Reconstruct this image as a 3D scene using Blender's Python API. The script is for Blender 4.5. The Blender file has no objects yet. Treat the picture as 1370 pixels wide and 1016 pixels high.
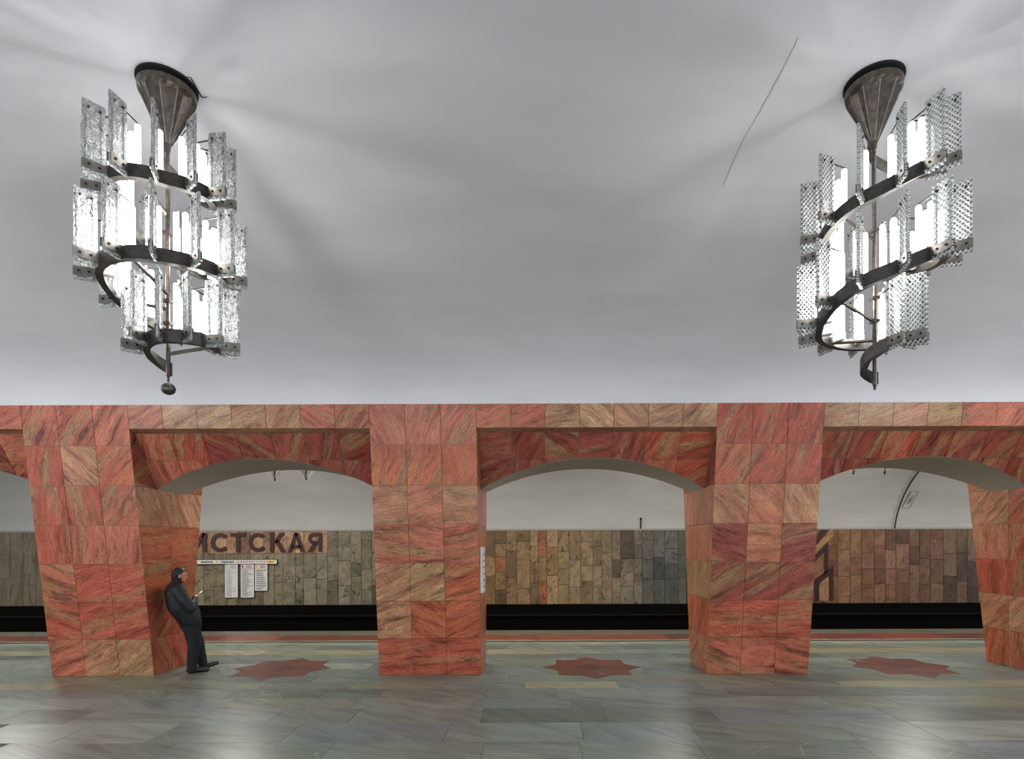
import bpy, bmesh, math, random
from mathutils import Vector, Matrix

scene = bpy.context.scene
COL = scene.collection
PI = math.pi
rnd = random.Random(7)

# ------------------------------------------------------------------ camera
F, CX, CY, HC = 750.0, 712.0, 727.0, 2.0          # focal length and principal point in pixels, eye height in metres
cam_d = bpy.data.cameras.new('camera')
cam = bpy.data.objects.new('camera', cam_d)
COL.objects.link(cam)
cam_d.sensor_fit = 'HORIZONTAL'
cam_d.sensor_width = 36.0
cam_d.lens = 36.0 * F / 1370.0
cam_d.shift_x = -(CX - 685.0) / 1370.0
cam_d.shift_y = (CY - 508.0) / 1370.0
cam_d.clip_start = 0.05
cam.matrix_world = Matrix.Translation((0, 0, HC)) @ Matrix.Rotation(PI / 2, 4, 'X') @ Matrix.Rotation(-0.0035, 4, 'Z')
scene.camera = cam

# ------------------------------------------------------------------ world, lamps of the station, exposure
world = bpy.data.worlds.new('world')
scene.world = world
world.use_nodes = True
world.node_tree.nodes['Background'].inputs[0].default_value = (0.93, 0.96, 1.0, 1)
world.node_tree.nodes['Background'].inputs[1].default_value = 1.5
TUBE_STRENGTH = 58.0


def point(loc, watts, r=0.25, col=(1, 1, 1)):
    d = bpy.data.lights.new('station_light', 'POINT')
    d.energy = watts
    d.shadow_soft_size = r
    d.color = col
    o = bpy.data.objects.new('station_light', d)
    o.location = loc
    COL.objects.link(o)
    return o


for lx in (-7.55, 7.4):                              # the next chandeliers along the hall, outside the frame
    point((lx, 3.97, 4.2), 130, 0.4)
for lx in (-11.5, -6.55, -1.55, 3.4, 8.4, 13.4):      # lamps over the platform, hidden behind the arcade
    point((lx, 12.3, 3.9), 130, 0.25, (1.0, 0.95, 0.86))

scene.view_settings.view_transform = 'Standard'
scene.view_settings.look = 'None'
scene.view_settings.gamma = 1.0
scene.view_settings.use_curve_mapping = False
scene.view_settings.exposure = 0.45
scene.cycles.transparent_max_bounces = 32
scene.cycles.max_bounces = 8
scene.cycles.caustics_reflective = False
scene.cycles.caustics_refractive = False
scene.cycles.sample_clamp_indirect = 4.0


# ------------------------------------------------------------------ helpers
def lin(c):
    return tuple(((v / 255.0) / 12.92 if v / 255.0 <= 0.04045 else ((v / 255.0 + 0.055) / 1.055) ** 2.4) for v in c[:3])


def lin4(c):
    return lin(c) + (1.0,)


def tag(o, label=None, cat=None, group=None, kind=None):
    if label: o['label'] = label
    if cat: o['category'] = cat
    if group: o['group'] = group
    if kind: o['kind'] = kind
    return o


def empty(name, loc=(0, 0, 0)):
    o = bpy.data.objects.new(name, None)
    o.location = loc
    o.empty_display_size = 0.1
    COL.objects.link(o)
    return o


def obj(name, me, mat=None, parent=None, matrix=None):
    o = bpy.data.objects.new(name, me)
    COL.objects.link(o)
    if mat is not None and len(me.materials) == 0:
        me.materials.append(mat)
    if parent is not None:
        o.parent = parent
    if matrix is not None:
        o.matrix_basis = matrix
    return o


def mesh(name, verts, faces):
    me = bpy.data.meshes.new(name)
    me.from_pydata([tuple(v) for v in verts], [], faces)
    me.update()
    return me


def bm_mesh(bm, name, smooth=False):
    bmesh.ops.recalc_face_normals(bm, faces=bm.faces)
    me = bpy.data.meshes.new(name)
    bm.to_mesh(me)
    bm.free()
    if smooth:
        for p in me.polygons: p.use_smooth = True
    return me


def box(bm, c, s, mat=None, idx=0):
    r = bmesh.ops.create_cube(bm, size=1.0)
    M = Matrix.Translation(c) @ (mat if mat else Matrix.Identity(4)) @ Matrix.Diagonal((s[0], s[1], s[2], 1))
    bmesh.ops.transform(bm, matrix=M, verts=r['verts'])
    for v in r['verts']:
        for f in v.link_faces: f.material_index = idx
    return r['verts']


def cone_between(bm, a, b, r0, r1, n=12, idx=0):
    a, b = Vector(a), Vector(b)
    d = b - a
    r = bmesh.ops.create_cone(bm, cap_ends=True, segments=n, radius1=r0, radius2=r1, depth=max(d.length, 1e-5))
    q = Vector((0, 0, 1)).rotation_difference(d.normalized()) if d.length > 1e-6 else Matrix.Identity(3).to_quaternion()
    bmesh.ops.transform(bm, matrix=Matrix.Translation((a + b) / 2) @ q.to_matrix().to_4x4(), verts=r['verts'])
    for v in r['verts']:
        for f in v.link_faces: f.material_index = idx


def ball(bm, c, r, u=12, v=8, idx=0, rot=None):
    rr = (r, r, r) if not hasattr(r, '__len__') else r
    s = bmesh.ops.create_uvsphere(bm, u_segments=u, v_segments=v, radius=1.0)
    bmesh.ops.transform(bm, matrix=Matrix.Translation(c) @ (rot if rot else Matrix.Identity(4)) @ Matrix.Diagonal((*rr, 1)), verts=s['verts'])
    for w in s['verts']:
        for f in w.link_faces: f.material_index = idx


# ------------------------------------------------------------------ materials
class NT:
    def __init__(self, name):
        self.m = bpy.data.materials.new(name)
        self.m.use_nodes = True
        self.t = self.m.node_tree
        self.t.nodes.clear()
        self.out = self.t.nodes.new('ShaderNodeOutputMaterial')

    def n(self, kind, ins=None, **kw):
        nd = self.t.nodes.new('ShaderNode' + kind)
        for k, v in kw.items(): setattr(nd, k, v)
        for k, v in (ins or {}).items():
            if isinstance(v, bpy.types.NodeSocket):
                self.t.links.new(v, nd.inputs[k])
            else:
                nd.inputs[k].default_value = v
        return nd

    def ramp(self, fac, stops):
        nd = self.n('ValToRGB', {0: fac})
        el = nd.color_ramp.elements
        while len(el) < len(stops): el.new(0.5)
        for e, (p, c) in zip(el, stops):
            e.position = p
            e.color = c if len(c) == 4 else (*c, 1)
        return nd.outputs[0]

    def mix(self, fac, a, b, mode='MIX'):
        nd = self.n('Mix', data_type='RGBA', blend_type=mode)
        nd.clamp_result = False
        for k, v in ((0, fac), (6, a), (7, b)):
            if isinstance(v, bpy.types.NodeSocket):
                self.t.links.new(v, nd.inputs[k])
            else:
                nd.inputs[k].default_value = v
        return nd.outputs[2]

    def noise(self, vec, scale, detail=3, rough=0.55, dist=0.0):
        return self.n('TexNoise', {'Vector': vec, 'Scale': scale, 'Detail': detail, 'Roughness': rough, 'Distortion': dist}).outputs[0]

    def done(self, shader):
        self.t.links.new(shader, self.out.inputs[0])
        return self.m


def plain(name, col, rough=0.5, metal=0.0, bump=0.0, bscale=40, var=0.12, spec=0.5):
    N = NT(name)
    tc = N.n('TexCoord').outputs['Object']
    ns = N.noise(tc, bscale, 4)
    c = lin4(col)
    hi = tuple(min(1, v * (1 + var)) for v in c[:3]) + (1,)
    lo = tuple(v * (1 - var) for v in c[:3]) + (1,)
    colr = N.ramp(ns, [(0.3, lo), (0.7, hi)])
    p = N.n('BsdfPrincipled', {'Base Color': colr, 'Roughness': rough, 'Metallic': metal, 'Specular IOR Level': spec})
    if bump:
        b = N.n('Bump', {'Height': ns, 'Strength': bump, 'Distance': 0.01})
        N.t.links.new(b.outputs[0], p.inputs['Normal'])
    return N.done(p.outputs[0])


def marble_material():
    N = NT('polished_red_marble')
    at = lambda n: N.n('Attribute', attribute_type='OBJECT', attribute_name=n)
    tint = at('tint').outputs['Color']
    vein = at('vein').outputs['Fac']
    seed = at('seed').outputs['Fac']
    amt = at('amt').outputs['Fac']
    tc = N.n('VectorMath', {0: N.n('TexCoord').outputs['Object'], 1: at('shift').outputs['Vector']}, operation='ADD').outputs[0]
    rot = N.n('VectorRotate', {'Vector': tc, 'Angle': vein}, rotation_type='Z_AXIS').outputs[0]
    off = N.n('CombineXYZ', {0: N.n('Math', {0: seed, 1: 13.7}, operation='MULTIPLY').outputs[0],
                             1: N.n('Math', {0: seed, 1: 7.31}, operation='MULTIPLY').outputs[0], 2: seed}).outputs[0]
    co = N.n('VectorMath', {0: rot, 1: off}, operation='ADD').outputs[0]
    wn = N.n('TexNoise', {'Vector': co, 'Scale': 2.3, 'Detail': 2.0}).outputs[1]
    w = N.n('VectorMath', {0: wn, 'Scale': 0.12}, operation='SCALE').outputs[0]
    cw = N.n('VectorMath', {0: co, 1: w}, operation='ADD').outputs[0]
    st = N.n('Mapping', {'Vector': cw, 'Scale': (1.3, 11.0, 1.3)}).outputs[0]
    st2 = N.n('Mapping', {'Vector': cw, 'Scale': (7.0, 52.0, 7.0)}).outputs[0]
    bands = N.noise(st, 1.0, 10, 0.68)
    fine = N.noise(st2, 1.0, 6, 0.7)
    k1 = N.ramp(bands, [(0.27, (0.13, 0.15, 0.15)), (0.385, (0.52, 0.52, 0.52)), (0.48, (1.0, 1.0, 1.0)), (0.62, (1.22, 1.28, 1.26)), (0.75, (1.5, 1.7, 1.68))])
    k2 = N.ramp(fine, [(0.28, (0.28, 0.29, 0.29)), (0.44, (0.92, 0.92, 0.92)), (0.72, (1.3, 1.33, 1.32))])
    gr = N.ramp(N.noise(N.n('Mapping', {'Vector': co, 'Scale': (1.0, 1.7, 1.0)}).outputs[0], 34, 4, 0.75), [(0.34, (0.42, 0.45, 0.44)), (0.47, (0.95, 0.95, 0.95)), (0.68, (1.22, 1.26, 1.25))])
    sp = N.ramp(N.noise(co, 120, 2, 0.7), [(0.3, (0.62, 0.6, 0.58)), (0.5, (1, 1, 1)), (0.72, (1.3, 1.3, 1.3))])
    k = N.mix(amt, (1, 1, 1, 1), k1)
    pt = N.ramp(N.noise(N.n('Mapping', {'Vector': cw, 'Scale': (1.4, 3.4, 1.4)}).outputs[0], 1.3, 5, 0.6), [(0.42, (0, 0, 0)), (0.62, (0.62, 0.62, 0.62))])
    t2 = N.mix(pt, tint, lin4((158, 84, 66)))
    c = N.mix(1.0, t2, k, 'MULTIPLY')
    ol = N.ramp(N.noise(st, 0.55, 3), [(0.49, (0, 0, 0)), (0.68, (0.7, 0.7, 0.7))])
    c = N.mix(ol, c, N.mix(1.0, lin4((168, 140, 100)), k2, 'MULTIPLY'))
    c = N.mix(0.85, c, k2, 'MULTIPLY')
    c = N.mix(0.8, c, sp, 'MULTIPLY')
    c = N.mix(0.75, c, gr, 'MULTIPLY')
    dv = N.ramp(N.noise(N.n('Mapping', {'Vector': cw, 'Scale': (1.1, 8.5, 1.1)}).outputs[0], 1.2, 8, 0.62), [(0.475, (1, 1, 1)), (0.497, (0.30, 0.32, 0.32)), (0.515, (1, 1, 1))])
    gate = N.ramp(N.noise(co, 3.0, 2), [(0.46, (0, 0, 0)), (0.58, (0.85, 0.85, 0.85))])
    c = N.mix(gate, c, N.mix(1.0, c, dv, 'MULTIPLY'))
    fl = N.ramp(N.noise(N.n('Mapping', {'Vector': cw, 'Scale': (3.0, 7.0, 3.0)}).outputs[0], 1.4, 6, 0.66), [(0.64, (0, 0, 0)), (0.71, (0.85, 0.85, 0.85))])
    c = N.mix(fl, c, lin4((52, 48, 44)))
    offq = N.n('VectorMath', {0: cw, 1: (31.0, 5.0, 2.0)}, operation='ADD').outputs[0]
    qz = N.ramp(N.noise(N.n('Mapping', {'Vector': offq, 'Scale': (2.2, 9.0, 3.0)}).outputs[0], 1.3, 5, 0.6), [(0.69, (0, 0, 0)), (0.78, (0.8, 0.8, 0.8))])
    c = N.mix(qz, c, lin4((214, 190, 180)))
    c = N.mix(1.0, c, (0.88, 0.84, 0.83, 1), 'MULTIPLY')
    p = N.n('BsdfPrincipled', {'Base Color': c, 'Roughness': 0.32, 'Specular IOR Level': 0.3})
    b = N.n('Bump', {'Height': fine, 'Strength': 0.12, 'Distance': 0.004})
    N.t.links.new(b.outputs[0], p.inputs['Normal'])
    return N.done(p.outputs[0])


def stone_material(name, streak, rough, veins, spec=0.4, mott=0.5, dark=(1, 1, 1), stain=0.0):
    """floor slabs and trackside tiles: a per-piece tint with stretched mottling and pale veins"""
    N = NT(name)
    tint = N.n('Attribute', attribute_type='OBJECT', attribute_name='tint').outputs['Color']
    seed = N.n('Attribute', attribute_type='OBJECT', attribute_name='seed').outputs['Fac']
    tc = N.n('TexCoord').outputs['Object']
    off = N.n('CombineXYZ', {0: N.n('Math', {0: seed, 1: 11.7}, operation='MULTIPLY').outputs[0],
                             1: N.n('Math', {0: seed, 1: 5.31}, operation='MULTIPLY').outputs[0], 2: seed}).outputs[0]
    co = N.n('VectorMath', {0: tc, 1: off}, operation='ADD').outputs[0]
    rot = N.n('VectorRotate', {'Vector': co, 'Angle': N.n('Math', {0: N.n('Math', {0: seed, 1: 1.0}, operation='FRACT').outputs[0], 1: 0.9}, operation='MULTIPLY').outputs[0]}, rotation_type='Z_AXIS').outputs[0]
    st = N.n('Mapping', {'Vector': rot, 'Scale': streak}).outputs[0]
    a = N.noise(st, 1.0, 6, 0.62, 0.6)
    lo, hi = 1 - mott, 1 + mott * 0.7
    k = N.ramp(a, [(0.3, (lo, lo, lo)), (0.5, (1, 1, 1)), (0.72, (hi, hi, hi * 0.97))])
    c = N.mix(1.0, tint, k, 'MULTIPLY')
    g = N.ramp(N.noise(co, 70, 2, 0.7), [(0.3, (0.8, 0.8, 0.8)), (0.7, (1.18, 1.18, 1.18))])
    c = N.mix(0.8, c, g, 'MULTIPLY')
    if veins:
        v = N.n('TexVoronoi', {'Vector': N.n('Mapping', {'Vector': rot, 'Scale': (1.0, 2.2, 1.0)}).outputs[0], 'Scale': 0.9}, feature='DISTANCE_TO_EDGE').outputs[0]
        gate = N.ramp(N.noise(co, 1.1, 2), [(0.55, (0, 0, 0)), (0.62, (1, 1, 1))])
        vv = N.ramp(v, [(0.0, (0.7, 0.7, 0.7)), (0.012, (0, 0, 0))])
        c = N.mix(N.mix(1.0, vv, gate, 'MULTIPLY'), c, lin4((205, 203, 190)))
    if stain:
        sn = N.noise(N.n('Mapping', {'Vector': rot, 'Scale': (5.0, 3.0, 1.0)}).outputs[0], 1.0, 7, 0.62, 2.2)
        sm_ = N.ramp(sn, [(0.36, (0.30, 0.22, 0.17)), (0.43, (1, 1, 1)), (0.56, (1, 1, 1)), (0.66, (1.35, 1.3, 1.2))])
        c = N.mix(stain, c, sm_, 'MULTIPLY')
        ln = N.ramp(N.noise(N.n('Mapping', {'Vector': rot, 'Scale': (3.0, 7.0, 1.0)}).outputs[0], 1.3, 6, 0.6, 1.5), [(0.485, (1, 1, 1)), (0.50, (0.45, 0.36, 0.30)), (0.515, (1, 1, 1))])
        c = N.mix(stain * 0.8, c, ln, 'MULTIPLY')
    c = N.mix(1.0, c, (dark[0], dark[1], dark[2], 1), 'MULTIPLY')
    p = N.n('BsdfPrincipled', {'Base Color': c, 'Roughness': rough, 'Specular IOR Level': spec})
    b = N.n('Bump', {'Height': a, 'Strength': 0.1, 'Distance': 0.004})
    N.t.links.new(b.outputs[0], p.inputs['Normal'])
    return N.done(p.outputs[0])


def glass_material(name, diamond):
    N = NT(name)
    tc = N.n('TexCoord').outputs['Object']
    if diamond:
        q = N.n('SeparateXYZ', {0: tc})
        X, Z = q.outputs[0], q.outputs[2]
        def wave(sgn):
            t = N.n('Math', {0: Z, 1: sgn * 0.8, 2: X}, operation='MULTIPLY_ADD').outputs[0]
            return N.n('Math', {0: N.n('Math', {0: t, 1: 225.0}, operation='MULTIPLY').outputs[0]}, operation='SINE').outputs[0]
        h = N.n('Math', {0: wave(1), 1: wave(-1)}, operation='MAXIMUM').outputs[0]
        h = N.n('Math', {0: h, 1: 0.5, 2: 0.28}, operation='MULTIPLY_ADD').outputs[0]
        h = N.n('Math', {0: N.noise(tc, 60, 2), 1: 0.5, 2: h}, operation='MULTIPLY_ADD').outputs[0]
        h = N.n('Math', {0: h, 1: -0.25}, operation='ADD').outputs[0]
    else:
        sk = N.n('Mapping', {'Vector': tc, 'Scale': (62, 62, 34)}).outputs[0]
        h = N.noise(sk, 1.0, 3, 0.6, 1.6)
    fac = N.ramp(h, [(0.36, (0.34, 0.34, 0.34)), (0.47, (0.6, 0.6, 0.6)), (0.56, (0.92, 0.92, 0.92))])
    shade = N.ramp(h, [(0.36, (0.16, 0.16, 0.155)), (0.46, (0.42, 0.43, 0.42)), (0.58, (0.95, 0.97, 0.97))])
    b = N.n('Bump', {'Height': h, 'Strength': 1.0, 'Distance': 0.012}).outputs[0]
    tr = N.n('BsdfTransparent', {'Color': (0.72, 0.74, 0.73, 1)}).outputs[0]
    gl = N.n('BsdfGlossy', {'Color': (0.95, 0.97, 0.97, 1), 'Roughness': 0.16, 'Normal': b}).outputs[0]
    tl = N.n('BsdfTranslucent', {'Color': shade, 'Normal': b}).outputs[0]
    df = N.n('BsdfDiffuse', {'Color': shade, 'Normal': b}).outputs[0]
    td = N.n('MixShader', {0: 0.4, 1: tl, 2: df}).outputs[0]
    lit = N.n('MixShader', {0: 0.35, 1: td, 2: gl}).outputs[0]
    return N.done(N.n('MixShader', {0: fac, 1: tr, 2: lit}).outputs[0])


def emission(name, col, s):
    N = NT(name)
    return N.done(N.n('Emission', {'Color': (*col, 1), 'Strength': s}).outputs[0])


def plaster(name, col, dirt=0.06):
    N = NT(name)
    tc = N.n('TexCoord').outputs['Object']
    big = N.noise(N.n('Mapping', {'Vector': tc, 'Scale': (0.35, 0.9, 1.2)}).outputs[0], 1.6, 5, 0.6)
    fine = N.noise(tc, 55, 3)
    c = lin4(col)
    k = N.ramp(big, [(0.3, tuple(v * (1 - dirt * 1.4) for v in c[:3])), (0.55, c[:3]), (0.75, tuple(v * (1 + dirt * 0.6) for v in c[:3]))])
    sp = N.ramp(N.noise(tc, 2.6, 8, 0.75), [(0.735, (0, 0, 0)), (0.77, (0.5, 0.5, 0.5))])
    k = N.mix(sp, k, lin4((88, 88, 90)))
    p = N.n('BsdfPrincipled', {'Base Color': k, 'Roughness': 0.75, 'Specular IOR Level': 0.2})
    b = N.n('Bump', {'Height': fine, 'Strength': 0.06, 'Distance': 0.004})
    N.t.links.new(b.outputs[0], p.inputs['Normal'])
    return N.done(p.outputs[0])


M = dict(
    marble=marble_material(),
    floor=stone_material('grey_floor_stone', (1.2, 7.0, 1.0), 0.30, True, 0.4, 0.42, (0.63, 0.68, 0.655)),
    tile=stone_material('trackside_stone_tile', (4.0, 2.4, 1.0), 0.45, False, 0.3, 0.45, (0.74, 0.70, 0.68), 0.85),
    mortar=plain('mortar', (206, 180, 166), 0.9),
    bed=plain('floor_bedding', (92, 94, 90), 0.8),
    tile_bed=plain('tile_bedding', (74, 66, 54), 0.9),
    plaster=plaster('white_vault_plaster', (216, 217, 221)),
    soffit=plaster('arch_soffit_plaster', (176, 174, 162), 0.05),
    side=plaster('platform_vault_plaster', (178, 178, 176), 0.08),
    black=plain('soot_black', (11, 11, 10), 0.85, 0, 0, 20, 0.2, 0.05),
    duct=plain('cable_duct_grey', (26, 26, 24), 0.8, spec=0.1),
    steel=plain('dull_steel', (132, 128, 122), 0.34, 0.9, 0.05, 25, 0.3),
    dark_steel=plain('dark_steel', (84, 82, 78), 0.42, 0.75, 0.05, 25, 0.25),
    bronze=plain('tarnished_brown_metal', (92, 84, 77), 0.34, 0.8, 0.06, 30, 0.4),
    hole=plain('opening_shade', (24, 24, 25), 0.9),
    bolt=plain('bolt_head', (28, 27, 26), 0.5, 0.5),
    glassw=glass_material('rippled_glass', False),
    glassd=glass_material('diamond_pattern_glass', True),
    tube=emission('lit_fluorescent_tube', (1.0, 0.99, 0.97), TUBE_STRENGTH),
    tube_low=emission('weak_fluorescent_tube', (1.0, 0.99, 0.97), TUBE_STRENGTH * 0.10),  # set weak so that the few strong tubes streak the ceiling
    tube_dim=emission('dimmer_fluorescent_tube', (1.0, 0.99, 0.97), TUBE_STRENGTH * 0.08),
    socket=plain('white_lamp_socket', (225, 225, 222), 0.5),
    letter=plain('dark_brown_letter', (58, 24, 18), 0.5, 0.1),
    white=plain('white_sign_panel', (222, 222, 220), 0.4),
    ink=plain('black_print', (26, 26, 28), 0.7),
    grey_ink=plain('grey_print', (120, 120, 124), 0.7),
    red_ink=plain('red_print', (170, 28, 36), 0.7),
    yellow_ink=plain('yellow_print', (232, 184, 20), 0.7),
    green_ink=plain('pale_green_print', (168, 190, 140), 0.7),
    peach_ink=plain('peach_print', (232, 170, 120), 0.7),
    skin=plain('skin', (188, 132, 108), 0.55, 0, 0.02, 60, 0.08),
    hair=plain('black_hair', (20, 17, 16), 0.6, 0, 0.4, 140, 0.4),
    jacket=plain('navy_black_jacket', (12, 14, 20), 0.6, 0, 0.35, 22, 0.3),
    knit=plain('dark_knit', (13, 14, 18), 0.85, 0, 0.3, 120, 0.3),
    trouser=plain('dark_navy_trousers', (15, 16, 24), 0.8, 0, 0.3, 14, 0.25),
    shoe=plain('black_leather', (15, 14, 14), 0.35),
    phone=plain('black_phone', (14, 14, 16), 0.25),
    screen=emission('lit_phone_screen', (0.85, 0.92, 1.0), 0.9),
)

# ------------------------------------------------------------------ shared dimensions
ZF0, LEAN = 8.52, 0.136            # hall face of the arcade at the floor, and how far it leans forward per metre of height
YB0 = 9.40                         # platform face at the floor
HT = 3.99                          # top of the marble
PITCH, PX0, HWB, HWT = 4.97, -1.557, 0.7735, 0.763
PIERS = [PX0 + PITCH * i for i in range(-2, 4)]
H_FR, H_SP, H_SPRING, H_APEX = 3.655, 3.608, 2.826, 3.266
SP_Y0, SP_K = 8.12, 0.614
YMID = 8.96


def yf(h): return ZF0 - LEAN * h
def yb(h): return YB0 + LEAN * h
def hw(h): return HWB + (HWT - HWB) * h / HT
def sp_y(h): return SP_Y0 + SP_K * (H_SP - h)


# ------------------------------------------------------------------ slabs of stone set in a frame (u right, v up, n out)
_cache = {}


def piece(name, pts, origin, u, v, thick, mat, parent, tint, vein=0.0, seed=None, amt=1.0, gap=0.0055, lift=0.0, bevel=0.0012, kind=None, run=False):
    """pts: polygon in the (u,v) frame of origin; one slab with its own joint, chamfered edge and depth"""
    u, v = Vector(u).normalized(), Vector(v).normalized()
    n = u.cross(v).normalized()
    xs, ys = [p[0] for p in pts], [p[1] for p in pts]
    cx, cy = (min(xs) + max(xs)) / 2, (min(ys) + max(ys)) / 2
    w, h = max(xs) - min(xs), max(ys) - min(ys)
    sx, sy = max(0.2, (w - gap) / w), max(0.2, (h - gap) / h)
    bx, by = max(0.2, (w - gap - 2 * bevel) / w), max(0.2, (h - gap - 2 * bevel) / h)
    loc = [((p[0] - cx), (p[1] - cy)) for p in pts]
    key = (tuple((round(a, 3), round(b, 3)) for a, b in loc), round(thick, 4), mat.name)
    me = _cache.get(key)
    if me is None:
        m = len(loc)
        vs = [(a * bx, b * by, 0) for a, b in loc] + [(a * sx, b * sy, -bevel) for a, b in loc] + [(a * sx, b * sy, -thick) for a, b in loc]
        fs = [tuple(range(m))]
        for i in range(m):
            j = (i + 1) % m
            fs.append((m + i, m + j, j, i))
            fs.append((2 * m + i, 2 * m + j, m + j, m + i))
        me = mesh(name, vs, fs)
        bm = bmesh.new(); bm.from_mesh(me); bmesh.ops.recalc_face_normals(bm, faces=bm.faces); bm.to_mesh(me); bm.free()
        if me.polygons[0].normal.z < 0: me.flip_normals()
        me.materials.append(mat)
        _cache[key] = me
    o = bpy.data.objects.new(name, me)
    COL.objects.link(o)
    c = Vector(origin) + u * cx + v * cy + n * lift
    R = Matrix(((u.x, v.x, n.x, c.x), (u.y, v.y, n.y, c.y), (u.z, v.z, n.z, c.z), (0, 0, 0, 1)))
    if parent is not None:
        o.parent = parent
        R = Matrix.Translation(-Vector(parent.location)) @ R
    o.matrix_basis = R
    o['tint'] = [float(x) for x in lin(tint)]
    o['vein'] = float(-vein)
    o['seed'] = float(rnd.uniform(0, 40) if seed is None else seed)
    o['amt'] = float(amt)
    o['shift'] = [float(cx), float(cy), 0.0] if run else [0.0, 0.0, 0.0]
    if kind: o['kind'] = kind
    return o


def vary(c, a=10):
    d = rnd.uniform(-a, a)
    return tuple(max(5, min(250, v + d + rnd.uniform(-a, a) * 0.2)) for v in c)


STONE = dict(R=(190, 96, 76), S=(200, 126, 96), T=(198, 146, 112), D=(148, 78, 68), G=(188, 150, 112), O=(198, 110, 76), P=(200, 118, 96))

# ------------------------------------------------------------------ the hall vault
YC, H_TOP = 3.965, 5.25
CH = yf(HT) + 0.02 - YC
RISE = H_TOP - HT


def vault_z(y):
    return HT + RISE * math.sqrt(max(0.0, 1 - ((y - YC) / CH) ** 2))


XL, XR = -24.0, 24.0
vs, fs = [], []
nY = 64
ys = [YC - CH * math.cos(PI * i / nY) for i in range(nY + 1)]
for y in ys:
    vs += [(XL, y, vault_z(y)), (XR, y, vault_z(y))]
for i in range(nY):
    fs.append((2 * i, 2 * i + 1, 2 * i + 3, 2 * i + 2))
# the vault has a real thickness above
top = len(vs)
for y in ys:
    vs += [(XL, y, vault_z(y) + 0.25), (XR, y, vault_z(y) + 0.25)]
for i in range(nY):
    fs.append((top + 2 * i, top + 2 * i + 2, top + 2 * i + 3, top + 2 * i + 1))
me = mesh('ceiling', vs, fs)
for p in me.polygons: p.use_smooth = True
ceiling = tag(obj('ceiling', me, M['plaster']), kind='structure')


def vault_ribbon(pts, width, name, mat, parent):
    """a thin line lying on the vault (pts are x, y)"""
    vs, fs = [], []
    for i, (x, y) in enumerate(pts):
        a, b = pts[max(0, i - 1)], pts[min(len(pts) - 1, i + 1)]
        d = Vector((b[0] - a[0], b[1] - a[1])).normalized()
        nx, ny = -d.y * width / 2, d.x * width / 2
        for s in (1, -1):
            yy = y + s * ny
            vs.append((x + s * nx, yy, vault_z(yy) - 0.004))
    for i in range(len(pts) - 1):
        fs.append((2 * i, 2 * i + 1, 2 * i + 3, 2 * i + 2))
    return obj(name, mesh(name, vs, fs), mat, parent)


# hairline crack in the plaster
cr = []
a, b = Vector((1.72, 3.60)), Vector((1.72, 5.05))
for i in range(41):
    t = i / 40
    p = a.lerp(b, t)
    cr.append((p.x + rnd.uniform(-0.004, 0.004) + 0.012 * math.sin(t * 7), p.y))
crack_m = plain('crack_grey', (110, 110, 112), 0.9)
vault_ribbon(cr, 0.004, 'crack', crack_m, ceiling)

# ------------------------------------------------------------------ arcade wall above the arches
arcade = tag(empty('wall_arcade', (0, 0, 0)), kind='structure')


def arch_h(t):
    """t in -1..1 across the opening: a shallow circular arch"""
    half = PITCH / 2 - HWB
    rise = H_APEX - H_SPRING
    R = (half * half + rise * rise) / (2 * rise)
    x = t * half
    return H_APEX - R + math.sqrt(R * R - x * x)


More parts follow.
